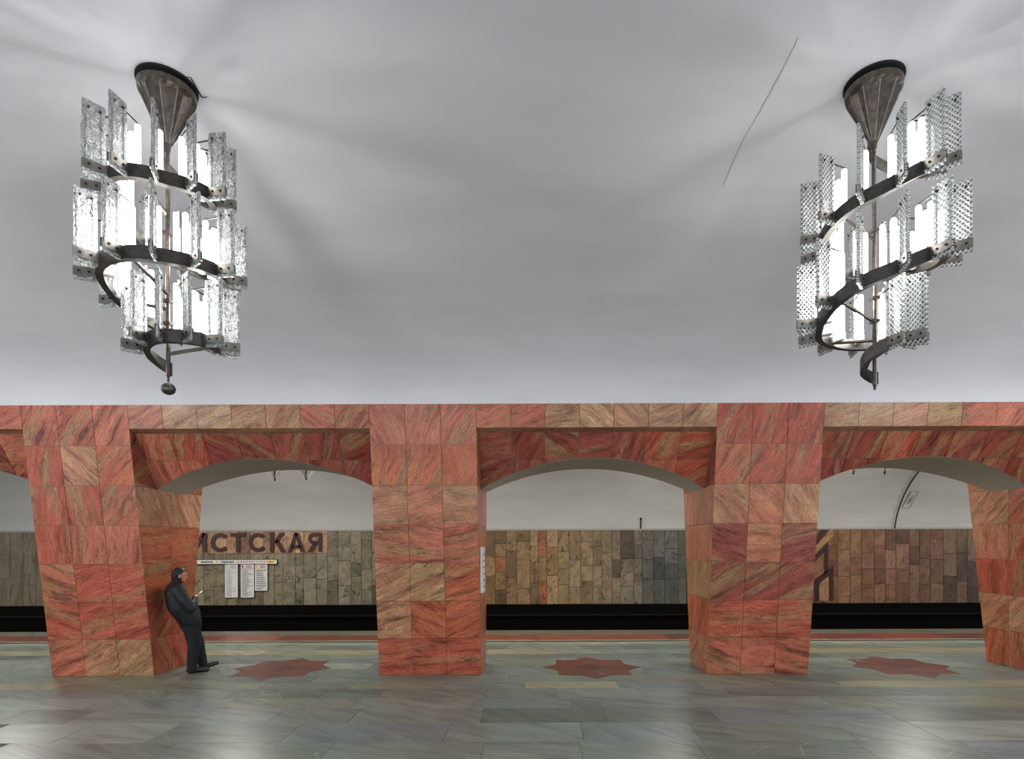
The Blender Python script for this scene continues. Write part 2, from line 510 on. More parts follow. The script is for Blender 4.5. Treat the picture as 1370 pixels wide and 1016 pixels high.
TH = 0.02
bays = [(PIERS[i] + PIERS[i + 1]) / 2 for i in range(len(PIERS) - 1)]
for bi, bc in enumerate(bays):
    half = PITCH / 2 - HWB + 0.012
    n = 24
    vs, fs = [], []
    for i in range(n + 1):
        t = -1 + 2 * i / n
        x = bc + t * half
        h = arch_h(t)
        prof = [(yf(HT) + TH, HT), (yf(H_FR) + TH, H_FR), (sp_y(H_SP) + TH, H_SP), (sp_y(h) + TH, h), (sp_y(h) + 0.002, h - 0.001),
                (2 * YMID - sp_y(h) - 0.002, h - 0.001), (2 * YMID - sp_y(H_SP) - TH, H_SP), (2 * YMID - yf(HT), HT + 0.9), (yf(HT) + 0.06, HT + 0.9), (yf(HT) + 0.06, HT)]
        vs += [(x, y, z) for y, z in prof]
    m = 10
    soff = []
    for i in range(n):
        for j in range(m):
            k = (j + 1) % m
            if j == 4: soff.append(len(fs))
            fs.append((i * m + j, i * m + k, (i + 1) * m + k, (i + 1) * m + j))
    fs.append(tuple(range(m)))
    fs.append(tuple(range(n * m + m - 1, n * m - 1, -1)))
    me = mesh('arch', vs, fs)
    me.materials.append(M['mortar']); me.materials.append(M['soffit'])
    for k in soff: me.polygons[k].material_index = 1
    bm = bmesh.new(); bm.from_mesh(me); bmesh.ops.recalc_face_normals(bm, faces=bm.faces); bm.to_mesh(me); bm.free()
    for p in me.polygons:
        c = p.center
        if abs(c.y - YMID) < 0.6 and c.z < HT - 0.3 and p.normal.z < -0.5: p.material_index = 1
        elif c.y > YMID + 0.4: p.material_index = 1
    obj('arch', me, None, arcade)
    # frieze: seven tiles per bay, each with a chamfered foot
    w = 2 * (PITCH / 2 - HWT) / 7
    x0 = bc - (PITCH / 2 - HWT)
    vdir = Vector((0, -LEAN, 1))
    for k in range(7):
        c = STONE['G' if rnd.random() < 0.45 else 'T' if rnd.random() < 0.4 else 'P']
        L = (HT - H_FR) * math.sqrt(1 + LEAN * LEAN)
        piece('tile', [(0, 0), (w, 0), (w, L), (0, L)], (x0 + k * w, yf(H_FR), H_FR), (1, 0, 0), vdir, TH, M['marble'], arcade,
              vary(c), math.radians(rnd.choice((20, 30, -40, 10, 50))), amt=0.8, lift=rnd.uniform(0, 0.0015))
        vd = Vector((0, sp_y(H_SP) - yf(H_FR), H_SP - H_FR))
        piece('tile', [(0, 0), (w, 0), (w, vd.length), (0, vd.length)], (x0 + k * w, sp_y(H_SP), H_SP), (1, 0, 0), -vd, TH, M['marble'], arcade,
              vary((140, 108, 78), 6), 0.0, amt=0.6)  # shade under the frieze painted in as a darker stone tint
    # spandrel: the leaning face between frieze and arch, cut along the curve
    sv = Vector((0, -SP_K, 1))
    ks = math.sqrt(1 + SP_K * SP_K)
    hj = 3.245                                     # joint of the two rows
    halfo = PITCH / 2 - HWB
    for k in range(7):
        xa, xb = x0 + k * w, x0 + (k + 1) * w
        xa, xb = max(xa, bc - halfo), min(xb, bc + halfo)
        smp = [xa + (xb - xa) * q / 6 for q in range(7)]
        low = [(x, arch_h(max(-1, min(1, (x - bc) / halfo)))) for x in smp]
        rows = [low] if min(h for _, h in low) > hj - 0.14 else [[(x, max(h, hj)) for x, h in low], low]
        col = STONE[rnd.choice('DDRPD')]  # mostly the dark stone: shade of the down-facing spandrel put into its colour
        ang = math.radians(rnd.choice((60, 75, 30, -30, 100, 10)))
        for r_, lw in enumerate(rows):
            if r_ == 0:
                pts = [(x, (h - H_SPRING) * ks) for x, h in lw] + [(xb, (H_SP - H_SPRING) * ks), (xa, (H_SP - H_SPRING) * ks)]
            else:
                up = [(x, h) for x, h in low if h < hj]
                if len(up) < 2: continue
                if low[0][1] < low[-1][1]:
                    pts = [(x, (h - H_SPRING) * ks) for x, h in up] + [(up[-1][0] if up[-1] != low[-1] else xb, (hj - H_SPRING) * ks), (xa, (hj - H_SPRING) * ks)]
                else:
                    pts = [(x, (h - H_SPRING) * ks) for x, h in up] + [(xb, (hj - H_SPRING) * ks), (up[0][0], (hj - H_SPRING) * ks)]
            # drop repeated points
            q = [p for i, p in enumerate(pts) if (p - Vector(pts[i - 1])).length > 1e-4] if False else [p for i, p in enumerate(pts) if math.dist(p, pts[i - 1]) > 1e-4]
            if len(q) >= 3:
                piece('tile', q, (0, sp_y(H_SPRING), H_SPRING), (1, 0, 0), sv, TH, M['marble'], arcade, vary(col, 12), ang + (0.4 if r_ else 0), amt=1.0, gap=0.008)

# ------------------------------------------------------------------ marble pillars
SPEC = {
    -1: [[('P', 60), ('P', 50), ('P', 60)], [('R', 80), ('T', -45), ('O', 45)], [('R', 90), ('R', 95), ('P', 60)], [('R', 90), ('P', 85), ('P', 80)],
         [('S', -20), ('R', 20), ('R', 15)], [('R', -15), ('R', 15), ('R', 20)], [('P', 25), ('T', 30), ('G', 35)]],
    0: [[('P', -60), ('P', 70), ('P', 55)], [('O', 75), ('O', 65), ('O', 70)], [('T', 5), ('S', 20), ('T', -10)], [('P', -5), ('P', -8), ('P', 10)],
        [('T', 25), ('G', 25), ('O', 15)], [('T', 25), ('O', -25), ('O', 25)], [('R', 3), ('R', 3), ('R', 3)]],
    1: [[('R', 65), ('R', 75), ('R', 75)], [('O', 60), ('R', 60), ('R', 70)], [('T', -50), ('S', -45), ('T', -60)], [('D', -15), ('S', 0), ('D', 20)],
        [('D', 30), ('D', 30), ('D', 30)], [('R', 0), ('R', -3), ('R', 3)], [('P', -20), ('P', 0), ('P', -15)]],
}
PLABEL = {
    -2: 'far left marble pillar mostly outside the picture',
    -1: 'red marble pillar that the man in dark clothes leans against',
    0: 'red marble pillar in the middle with chevron veined tiles low on its face',
    1: 'red marble pillar with dark maroon tiles at mid height, third from the left',
    2: 'marble pillar cut off at the extreme right edge',
    3: 'marble pillar beyond the extreme right edge',
}
pillars = []
for pi_, px in enumerate(PIERS):
    idx = pi_ - 2
    if idx in (-2, 3): pass
    root = empty('marble_pillar', (px, YMID, 0))
    tag(root, PLABEL[idx], 'pillar', 'marble clad pillars of the arcade')
    pillars.append(root)
    # core
    c = []
    for h in (0.0, HT + 0.0):
        a = hw(h) - TH
        c += [(-a, yf(h) + TH - YMID, h), (a, yf(h) + TH - YMID, h), (a, yb(h) - TH - YMID, h), (-a, yb(h) - TH - YMID, h)]
    core = mesh('core', c, [(3, 2, 1, 0), (4, 5, 6, 7), (0, 1, 5, 4), (1, 2, 6, 5), (2, 3, 7, 6), (3, 0, 4, 7)])
    obj('core', core, M['mortar'], root)
    spec = SPEC.get(idx)
    ls = math.sqrt(1 + LEAN * LEAN)
    for r in range(7):
        h0, h1 = HT * (1 - (r + 1) / 7), HT * (1 - r / 7)
        # hall face
        rseed = rnd.uniform(0, 40)
        rvar = rnd.uniform(-6, 6)
        for k in range(3):
            t0, t1 = -1 + 2 * k / 3, -1 + 2 * (k + 1) / 3
            pts = [(t0 * hw(h0), h0 * ls), (t1 * hw(h0), h0 * ls), (t1 * hw(h1), h1 * ls), (t0 * hw(h1), h1 * ls)]
            kk, an = spec[r][k] if spec else (rnd.choice('RSPOT'), rnd.choice((0, 20, 60, -30)))
            col = STONE[kk]
            strong = 1.0 if (idx, r) not in ((0, 2), (0, 1), (1, 2)) else 0.6
            piece('tile', pts, (px, ZF0, 0), (1, 0, 0), (0, -LEAN, 1), TH, M['marble'], root, vary(tuple(q + rvar for q in col), 3), math.radians(an), amt=strong, lift=rnd.uniform(0, 0.001), seed=rseed, run=True)
        # jambs
        if idx in (-2, 3): continue
        for s in (-1, 1):
            nsplit = 2
            for k in range(nsplit):
                ya0 = yf(h0) if k == 0 else YMID
                yb0_ = YMID if k == 0 else yb(h0)
                ya1 = yf(h1) if k == 0 else YMID
                yb1 = YMID if k == 0 else yb(h1)
                col = STONE[rnd.choice('SOTR')]
                an = rnd.choice((0, 5, 80, 90, 40))
                if idx == 1 and s == -1:
                    col, an = [(STONE['D'], 20), (STONE['D'], 70), (STONE['S'], 90), (STONE['S'], 88), (STONE['G'], 85), (STONE['O'], 70), (STONE['S'], 30)][r]
                if idx == -1 and s == 1:
                    col, an = [(STONE['D'], 60), (STONE['D'], 40), (STONE['T'], -60), (STONE['O'], 2), (STONE['O'], 10), (STONE['R'], 50), (STONE['R'], -60)][r]
                zc = 1.0
                wgt = (HWB - HWT) / HT
                if s > 0:
                    pts = [(ya0 - YMID, h0), (yb0_ - YMID, h0), (yb1 - YMID, h1), (ya1 - YMID, h1)]
                    piece('tile', pts, (px + HWB, YMID, 0), (0, 1, 0), (-wgt, 0, 1), TH, M['marble'], root, vary(col, 7), math.radians(an), amt=0.8)
                else:
                    pts = [(-(yb0_ - YMID), h0), (-(ya0 - YMID), h0), (-(ya1 - YMID), h1), (-(yb1 - YMID), h1)]
                    piece('tile', pts, (px - HWB, YMID, 0), (0, -1, 0), (wgt, 0, 1), TH, M['marble'], root, vary(col, 7), math.radians(an), amt=0.8)

# ------------------------------------------------------------------ floor
floor = tag(obj('floor', mesh('floor', [(XL, -2, -0.006), (XR, -2, -0.006), (XR, 12.9, -0.006), (XL, 12.9, -0.006),
                                       (XL, -2, -0.3), (XR, -2, -0.3), (XR, 12.9, -0.3), (XL, 12.9, -0.3)],
                              [(0, 1, 2, 3), (7, 6, 5, 4), (3, 2, 6, 7), (0, 4, 5, 1), (1, 5, 6, 2), (0, 3, 7, 4)]), M['bed']), kind='structure')
GREY = dict(g=(150, 158, 149), b=(146, 154, 154), l=(171, 175, 167), c=(187, 177, 145), d=(130, 138, 131), o=(154, 157, 138))
ROWS = [(11.22, 11.0, 'l'), (11.0, 10.55, 'gdbg'), (10.55, 10.12, 'ccclc'), (10.12, 9.72, 'gbdg'), (9.72, 9.36, 'lgbg'), (9.36, 8.95, 'gblg'), (8.95, 8.52, 'bggl'),
        (8.52, 8.08, 'ogdo'), (8.08, 7.72, 'gobc'), (7.72, 7.28, 'gbgd'), (7.28, 6.8, 'gbog'), (6.8, 6.25, 'gbd'), (6.25, 5.65, 'gbl'), (5.65, 4.95, 'gb')]
for y1, y0, kinds in ROWS:
    lim = 0.5 * (y0 + y1) / F
    xl, xr = (-CX - 20) * lim, (1370 - CX + 20) * lim
    x = xl - rnd.uniform(0, 0.8)
    while x < xr:
        w = rnd.uniform(0.75, 1.7) if y1 > 5.6 else rnd.uniform(1.1, 1.8)
        xa, xb = x, x + w
        x = xb
        mid = 0.5 * (y0 + y1)
        if mid > ZF0 and mid < YB0 and any(p - HWB < xa and xb < p + HWB for p in PIERS): continue
        k = rnd.choice(kinds)
        if mid > 10.1 and mid < 10.6 and xa > -0.8 and xb < 3: k = rnd.choice('ggl')
        piece('slab', [(xa, y0), (xb, y0), (xb, y1), (xa, y1)], (0, 0, -0.0), (1, 0, 0), (0, 1, 0), 0.03, M['floor'], floor, vary(GREY[k], 9), gap=0.004,
              lift=-rnd.uniform(0, 0.0012), bevel=0.001)
# platform edge strips
for y0, y1, cols, wmin in ((11.22, 11.34, [(196, 194, 176)], 1.5), (11.34, 11.46, [(44, 44, 42)], 2.0), (11.46, 11.58, [(188, 182, 160)], 1.6),
                           (11.58, 12.25, [(140, 66, 56), (128, 70, 60), (168, 84, 68)], 1.0), (12.25, 12.86, [(134, 128, 116), (124, 120, 110)], 1.2)):
    x = -13.5
    while x < 12:
        w = rnd.uniform(wmin, wmin * 1.7)
        piece('slab', [(x, y0), (x + w, y0), (x + w, y1), (x, y1)], (0, 0, 0), (1, 0, 0), (0, 1, 0), 0.03, M['floor'], floor, vary(rnd.choice(cols), 6), gap=0.003, bevel=0.001)
        x += w
# eight-pointed stars of red stone, one per passage
for bc in bays[1:4]:
    sx, sy, R = bc + 0.02, 9.02, 0.79
    star = obj('star_inlay', mesh('star_inlay', [(sx - .05, sy - .05, .0004), (sx + .05, sy - .05, .0004), (sx + .05, sy + .05, .0004), (sx - .05, sy + .05, .0004)], [(0, 1, 2, 3)]), M['bed'], floor)
    star['label'] = 'red eight-pointed star set in the grey floor'
    ri = R * 0.765
    P = lambda r_, a: (r_ * math.cos(a), r_ * math.sin(a))
    for k in range(8):
        a = k * PI / 4
        inner = 0.17 if k % 2 == 0 else 0.14
        piece('stone', [P(0.13, a - PI / 8), P(ri, a - PI / 8), P(R, a), P(ri, a + PI / 8), P(0.13, a + PI / 8)], (sx, sy, 0.0018), (1, 0, 0), (0, 1, 0), 0.02, M['floor'], star,
              vary((132, 68, 60), 8), gap=0.002, bevel=0.0005)
    piece('stone', [P(0.24, k * PI / 2) for k in range(4)], (sx, sy, 0.0026), (1, 0, 0), (0, 1, 0), 0.02, M['floor'], star, (96, 54, 48), gap=0.002, bevel=0.0005)

# ------------------------------------------------------------------ trackside
YW = 16.0
KW = YW / F


def wx(px): return (px - CX) * KW
def wz(py): return HC - (py - CY) * KW


Z0, Z1 = wz(809), wz(710)
bm = bmesh.new()
box(bm, (0, YW + 0.12, (Z0 + Z1) / 2), (48, 0.2, Z1 - Z0))
wall_track = tag(obj('wall_trackside', bm_mesh(bm, 'wall_trackside'), M['tile_bed']), kind='structure')
bm = bmesh.new()
box(bm, (0, YW + 0.1, (Z0 - 1.3) / 2), (48, 0.2, Z0 + 1.3))
box(bm, (0, 14.4, -1.35), (48, 3.4, 0.1))
box(bm, (0, 12.83, -0.75), (48, 0.1, 0.9))
tag(obj('wall_track_trough', bm_mesh(bm, 'wall_track_trough'), M['black']), kind='structure')
bm = bmesh.new()
box(bm, (0, YW - 0.06, wz(823)), (48, 0.12, 0.035))
tag(obj('trim_1', bm_mesh(bm, 'trim_1'), M['duct']), kind='structure')


def tile_tint(px):
    ins = [(180, (142, 135, 113)), (300, (149, 140, 115)), (430, (144, 140, 120)), (505, (142, 138, 118)), (650, (151, 124, 88)), (740, (174, 149, 109)), (800, (151, 135, 108)),
           (850, (127, 122, 104)), (880, (100, 106, 102)), (917, (104, 106, 97)), (1090, (131, 100, 72)), (1150, (147, 109, 81)), (1230, (135, 100, 79)), (1293, (118, 97, 77)), (1400, (117, 95, 75))]
    for (a, ca), (b, cb) in zip(ins, ins[1:]):
        if a <= px <= b:
            t = (px - a) / (b - a)
            return tuple(ca[i] + (cb[i] - ca[i]) * t for i in range(3))
    return ins[0][1] if px < 200 else ins[-1][1]


VIS = [(240, 512), (642, 922), (1080, 1380)]
x = -16.5
hid_bm = bmesh.new()
while x < 15.2:
    w = rnd.choice((0.24, 0.30, 0.32, 0.36, 0.38))
    if x + w > 15.2: break
    p0, p1 = CX + x / KW, CX + (x + w) / KW
    vis = any(p1 > a and p0 < b for a, b in VIS)
    z = Z0
    z_lim = Z1
    sign_zone = 225 < (p0 + p1) / 2 < 437
    if sign_zone: z_lim = wz(739.5)
    zs = [z]
    while zs[-1] < z_lim - 0.02:
        h = rnd.uniform(0.36, 0.86)
        nz = zs[-1] + h
        if z_lim - nz < 0.25: nz = z_lim
        zs.append(min(nz, z_lim))
    if sign_zone: zs.append(Z1)
    for za, zb in zip(zs, zs[1:]):
        if vis:
            c = tile_tint((p0 + p1) / 2)
            if sign_zone and zb == Z1: c = (196, 160, 132)
            c = vary(c, 16)
            if rnd.random() < 0.14: c = tuple(v * 0.78 for v in c)
            if rnd.random() < 0.10 and p0 > 640 and p0 < 800: c = (170, 112, 76)
            piece('tile', [(x, za), (x + w, za), (x + w, zb), (x, zb)], (0, YW, 0), (1, 0, 0), (0, 0, 1), 0.03, M['tile'], wall_track, c, gap=0.010,
                  lift=rnd.uniform(-0.004, 0.006), bevel=0.004)
        else:
            box(hid_bm, (x + w / 2, YW + 0.015, (za + zb) / 2), (w - 0.01, 0.03, zb - za - 0.01))
    x += w
o = obj('tile_field', bm_mesh(hid_bm, 'tile_field'), M['tile'], wall_track)
o['kind'] = 'stuff'; o['tint'] = list(lin((130, 116, 92))); o['seed'] = 3.3

# dark mosaic pattern on the right-hand stretch of the trackside wall
def mpx(q): return (wx(1080 + q[0] / 4.287), wz(700 + q[1] / 4.287))


for pts, c in (([(20, 118), (85, 42), (128, 42), (22, 168)], (70, 38, 32)), ([(22, 168), (135, 40), (150, 40), (150, 82), (22, 205)], (182, 146, 98)),
               ([(22, 205), (120, 110), (120, 150), (22, 246)], (66, 36, 30)), ([(95, 168), (120, 150), (120, 285), (95, 303)], (66, 36, 30)),
               ([(40, 330), (150, 252), (150, 290), (66, 352), (66, 455), (40, 455)], (64, 34, 28)), ([(122, 312), (150, 290), (150, 455), (122, 455)], (70, 40, 32)),
               ([(66, 352), (122, 312), (122, 455), (66, 455)], (180, 140, 106)), ([(22, 246), (95, 176), (95, 300), (22, 345)], (150, 106, 78))):
    q = [mpx(p) for p in pts][::-1]
    piece('mosaic_strip', q, (0, YW - 0.012, 0), (1, 0, 0), (0, 0, 1), 0.02, M['tile'], wall_track, c, gap=0.006, bevel=0.003)

# platform vault
vs, fs = [], []
ya, yb_ = 10.0, YW + 0.02
yc, a, b = (ya + yb_) / 2, (yb_ - ya) / 2, 2.07
n = 40
for i in range(n + 1):
    th = PI * i / n
    vs += [(XL, yc + a * math.cos(th), Z1 + b * math.sin(th)), (XR, yc + a * math.cos(th), Z1 + b * math.sin(th))]
vs = [v for v in vs if True]
for i in range(n):
    z = (vs[2 * i][2] + vs[2 * i + 2][2]) / 2
    if vs[2 * i][1] < yc and z < 3.6: continue
    fs.append((2 * i, 2 * i + 1, 2 * i + 3, 2 * i + 2))
me = mesh('ceiling', vs, fs)
for p in me.polygons: p.use_smooth = True
side_vault = tag(obj('ceiling', me, M['side']), kind='structure')


def side_vault_y(z):
    return yc + a * math.sqrt(max(0, 1 - ((z - Z1) / b) ** 2))


bm = bmesh.new()
box(bm, (0, YW - 0.015, Z1 + 0.02), (48, 0.03, 0.05))
tag(obj('trim_2', bm_mesh(bm, 'trim_2'), plain('ledge_grey', (150, 148, 142), 0.7)), kind='structure')

# black cable climbing the platform vault, and its faint stencilled box
bm = bmesh.new()
pts = []
for i in range(17):
    z = Z1 + 0.02 + 1.75 * i / 16
    pts.append(Vector((10.33 + 0.05 * math.sin(i / 16 * PI), side_vault_y(z) - 0.05, z)))
for p, q in zip(pts, pts[1:]): cone_between(bm, p, q, 0.018, 0.018, 8)
tag(obj('black_cable', bm_mesh(bm, 'black_cable', True), M['ink']), 'black cable climbing the curved vault above the track, behind the right arch', 'cable')
sm = plain('faded_stencil', (120, 120, 116), 0.8)
bm = bmesh.new()
zc_, xc_ = 3.18, 10.58
for (dx0, dz0, dx1, dz1) in ((-.14, -.32, .16, -.32), (.16, -.32, .26, .32), (.26, .32, -.04, .32), (-.04, .32, -.14, -.32), (.03, -.16, .07, .12), (.1, -.1, .13, .16)):
    p, q = Vector((xc_ + dx0 * .7, 0, zc_ + dz0 * .7)), Vector((xc_ + dx1 * .7, 0, zc_ + dz1 * .7))
    p.y, q.y = side_vault_y(p.z) - 0.003, side_vault_y(q.z) - 0.003
    cone_between(bm, p, q, 0.008 if abs(dx0) > .08 and abs(dz0) > .2 else 0.02, 0.008, 5)
obj('stencil_mark', bm_mesh(bm, 'stencil_mark'), sm, side_vault)
# small rod on the ledge behind the middle arch
bm = bmesh.new()
cone_between(bm, (wx(857), YW - 0.04, Z1 + 0.04), (wx(857), YW - 0.06, Z1 + 0.32), 0.02, 0.02, 8)
ball(bm, (wx(857), YW - 0.06, Z1 + 0.32), 0.035, 8, 6)
tag(obj('conduit_rod', bm_mesh(bm, 'conduit_rod', True), M['ink']), 'short dark rod standing on the ledge above the track wall, behind the middle arch', 'rod')

# lamps over the platform whose tips show under the arches
for px, py, lab in ((368, 638, 'small white lamp tip under the left arch, nearer the man'), (410, 637, 'small white lamp tip under the left arch, nearer the middle pillar'),
                    (1142, 632, 'small white lamp tip under the right arch, nearest the pillar with maroon tiles'),
                    (1184, 632, 'small white lamp tip under the right arch, nearer the black cable')):
    Y = 11.6
    x, z = (px - CX) * Y / F, HC - (py - CY) * Y / F
    r = tag(empty('spot_lamp', (x, Y, z)), lab, 'lamp', 'small lamps hung over the platform')
    bm = bmesh.new(); cone_between(bm, (0, 0, -0.05), (0, 0, 1.0), 0.014, 0.014, 8)
    ball(bm, (0, 0, -0.05), 0.022, 8, 6)
    obj('stem', bm_mesh(bm, 'stem', True), M['ink'], r)
    bm = bmesh.new()
    cone_between(bm, (-0.025, 0, 0.0), (-0.10, 0, 0.13), 0.03, 0.06, 10)
    cone_between(bm, (0.025, 0, 0.0), (0.10, 0, 0.13), 0.03, 0.06, 10)
    obj('lamp_shade', bm_mesh(bm, 'lamp_shade'), M['socket'], r)

# ------------------------------------------------------------------ station name
GL = {
    'М': (0.98, [[(0, 0), (.2, 0), (.2, 1), (0, 1)], [(.78, 0), (.98, 0), (.98, 1), (.78, 1)], [(.0, 1), (.22, 1), (.58, .25), (.40, .25)], [(.98, 1), (.76, 1), (.40, .25), (.58, .25)]]),
    'Р': (0.72, [[(0, 0), (.2, 0), (.2, 1), (0, 1)], 'bowl_r']),
    'И': (0.76, [[(0, 0), (.2, 0), (.2, 1), (0, 1)], [(.56, 0), (.76, 0), (.76, 1), (.56, 1)], [(.02, 0), (.24, 0), (.74, 1), (.52, 1)]]),
    'С': (0.9, ['arc']),
    'Т': (0.8, [[(0, .81), (.8, .81), (.8, 1), (0, 1)], [(.3, 0), (.5, 0), (.5, .82), (.3, .82)]]),
    'К': (0.76, [[(0, 0), (.2, 0), (.2, 1), (0, 1)], [(.17, .50), (.36, .45), (.74, 1), (.50, 1)], [(.24, .58), (.42, .64), (.78, 0), (.54, 0)]]),
    'А': (0.9, [[(0, 0), (.21, 0), (.55, 1), (.35, 1)], [(.9, 0), (.69, 0), (.35, 1), (.55, 1)], [(.18, .2), (.72, .2), (.66, .36), (.24, .36)]]),
    'Я': (0.77, [[(.57, 0), (.77, 0), (.77, 1), (.57, 1)], 'bowl_l', [(0, 0), (.23, 0), (.50, .44), (.28, .44)]]),
}


def prism(bm, poly, s, d):
    n = len(poly)
    ar = sum(poly[i][0] * poly[(i + 1) % n][1] - poly[(i + 1) % n][0] * poly[i][1] for i in range(n))
    if ar < 0: poly = poly[::-1]
    f = [bm.verts.new((x * s, -d, y * s)) for x, y in poly]
    k = [bm.verts.new((x * s, 0, y * s)) for x, y in poly]
    bm.faces.new(f); bm.faces.new(k[::-1])
    for i in range(n):
        j = (i + 1) % n
        bm.faces.new((f[j], f[i], k[i], k[j]))


def arc_strip(bm, c, ro, ri, a0, a1, s, d, n=20):
    for i in range(n):
        p, q = a0 + (a1 - a0) * i / n, a0 + (a1 - a0) * (i + 1) / n
        prism(bm, [(c[0] + ro * math.cos(p), c[1] + ro * math.sin(p)), (c[0] + ro * math.cos(q), c[1] + ro * math.sin(q)),
                   (c[0] + ri * math.cos(q), c[1] + ri * math.sin(q)), (c[0] + ri * math.cos(p), c[1] + ri * math.sin(p))], s, d)


S = wz(712) - wz(737.5)
name_sign = tag(empty('station_name', (wx(283), YW - 0.008, wz(737.5))), 'large dark brown letters of the station name on the tiled track wall', 'sign')
for ch, px0, px1 in (('М', 122, 148), ('А', 153, 175), ('Р', 180, 197), ('К', 202, 220), ('С', 225, 247), ('И', 256, 277), ('С', 283, 305.5), ('Т', 309, 329.5), ('С', 333.5, 356), ('К', 362, 382), ('А', 386, 408), ('Я', 412.5, 431.5)):
    wd, polys = GL[ch]
    bm = bmesh.new()
    d = 0.035
    for p in polys:
        if p == 'arc': arc_strip(bm, (.5, .5), .5, .3, math.radians(42), math.radians(318), S, d, 28)
        elif p == 'bowl_r':
            prism(bm, [(.18, .82), (.4, .82), (.4, 1), (.18, 1)], S, d); prism(bm, [(.18, .38), (.4, .38), (.4, .56), (.18, .56)], S, d)
            arc_strip(bm, (.4, .69), .31, .13, -PI / 2, PI / 2, S, d, 14)
        elif p == 'bowl_l':
            prism(bm, [(.32, .82), (.6, .82), (.6, 1), (.32, 1)], S, d); prism(bm, [(.32, .40), (.6, .40), (.6, .57), (.32, .57)], S, d)
            arc_strip(bm, (.32, .70), .30, .13, PI / 2, 3 * PI / 2, S, d, 14)
        else: prism(bm, p, S, d)
    # fit the letter to its measured width
    k = (px1 - px0) * KW / (wd * S)
    bmesh.ops.transform(bm, matrix=Matrix.Diagonal((k, 1, 1, 1)), verts=bm.verts)
    obj('letter', bm_mesh(bm, 'letter'), M['letter'], name_sign, Matrix.Translation((wx(px0) - wx(283), 0, 0)))

# ------------------------------------------------------------------ line map under the name
fcount = [0]


def lettering(txt, x, z, h, mat, parent, y=0.0, width=None, spacing=1.0, bold=0.0):
    cu = bpy.data.curves.new('lettering', 'FONT')
    cu.body = txt
    cu.size = h * 1.38
    cu.space_character = spacing
    cu.offset = bold
    cu.resolution_u = 2
    o = bpy.data.objects.new('lettering', cu)
    COL.objects.link(o)
    bpy.context.view_layer.update()
    me = bpy.data.meshes.new_from_object(o.evaluated_get(bpy.context.evaluated_depsgraph_get()))
    bpy.data.objects.remove(o)
    xs = [v.co.x for v in me.vertices]
    x0, x1 = min(xs), max(xs)
    k = width / (x1 - x0) if width else 1.0
    for v in me.vertices:
        v.co = Vector(((v.co.x - x0) * k + x, y, v.co.y + z))
    me.materials.clear()
    return obj('lettering', me, mat, parent)


def panel(name, w, h, d, mat, parent=None, rad=0.02, loc=None):
    """rounded board, front face at y = -d, origin at its lower left corner"""
    pts = []
    for cx_, cz_, a0 in ((w - rad, rad, -PI / 2), (w - rad, h - rad, 0), (rad, h - rad, PI / 2), (rad, rad, PI)):
        for i in range(5):
            a_ = a0 + PI / 2 * i / 4
            pts.append((cx_ + rad * math.cos(a_), cz_ + rad * math.sin(a_)))
    bm = bmesh.new()
    prism(bm, pts, 1.0, d)
    return obj(name, bm_mesh(bm, name), mat, parent, Matrix.Translation(loc) if loc else None)


strip = tag(empty('line_map_strip', (wx(236), YW - 0.012, wz(753.3))), 'long narrow white line map sign under the big letters', 'sign')
W_, H_ = wx(371.6) - wx(236), wz(748) - wz(753.3)
panel('board', W_, H_, 0.05, M['white'], strip, 0.025)
bm = bmesh.new(); box(bm, (W_ / 2, -0.02, H_ + 0.008), (W_ + 0.03, 0.05, 0.02)); box(bm, (W_ / 2, -0.02, -0.008), (W_ + 0.03, 0.05, 0.02)); box(bm, (W_ + 0.006, -0.02, H_ / 2), (0.02, 0.05, H_))
obj('frame', bm_mesh(bm, 'frame'), M['ink'], strip)
yy = -0.0515
lx = lambda px: (px - 236) * KW
zl = H_ * 0.30
for px in (265.2, 291.5, 320):
    bm = bmesh.new(); cone_between(bm, (lx(px), -0.05, H_ / 2), (lx(px), -0.053, H_ / 2), 0.032, 0.032, 14)
    obj('line_dot', bm_mesh(bm, 'line_dot'), M['yellow_ink'], strip)
lettering('АВИАМОТОРНАЯ', lx(270), zl, H_ * 0.40, M['ink'], strip, yy, width=lx(286.5) - lx(270), bold=0.004)
lettering('ПЛОЩАДЬ ИЛЬИЧА', lx(297), zl, H_ * 0.40, M['ink'], strip, yy, width=lx(315) - lx(297), bold=0.004)
lettering('МАРКСИСТСКАЯ', lx(323.5), zl, H_ * 0.42, M['red_ink'], strip, yy, width=lx(355.5) - lx(323.5), spacing=2.0, bold=0.003)
bm = bmesh.new(); box(bm, (lx(362.7), yy, H_ / 2), (lx(368.5) - lx(357), 0.002, H_ * 0.55))
obj('line_badge', bm_mesh(bm, 'line_badge'), M['yellow_ink'], strip)
lettering('8', lx(362.2), H_ * 0.3, H_ * 0.42, M['red_ink'], strip, yy - 0.002, bold=0.003)

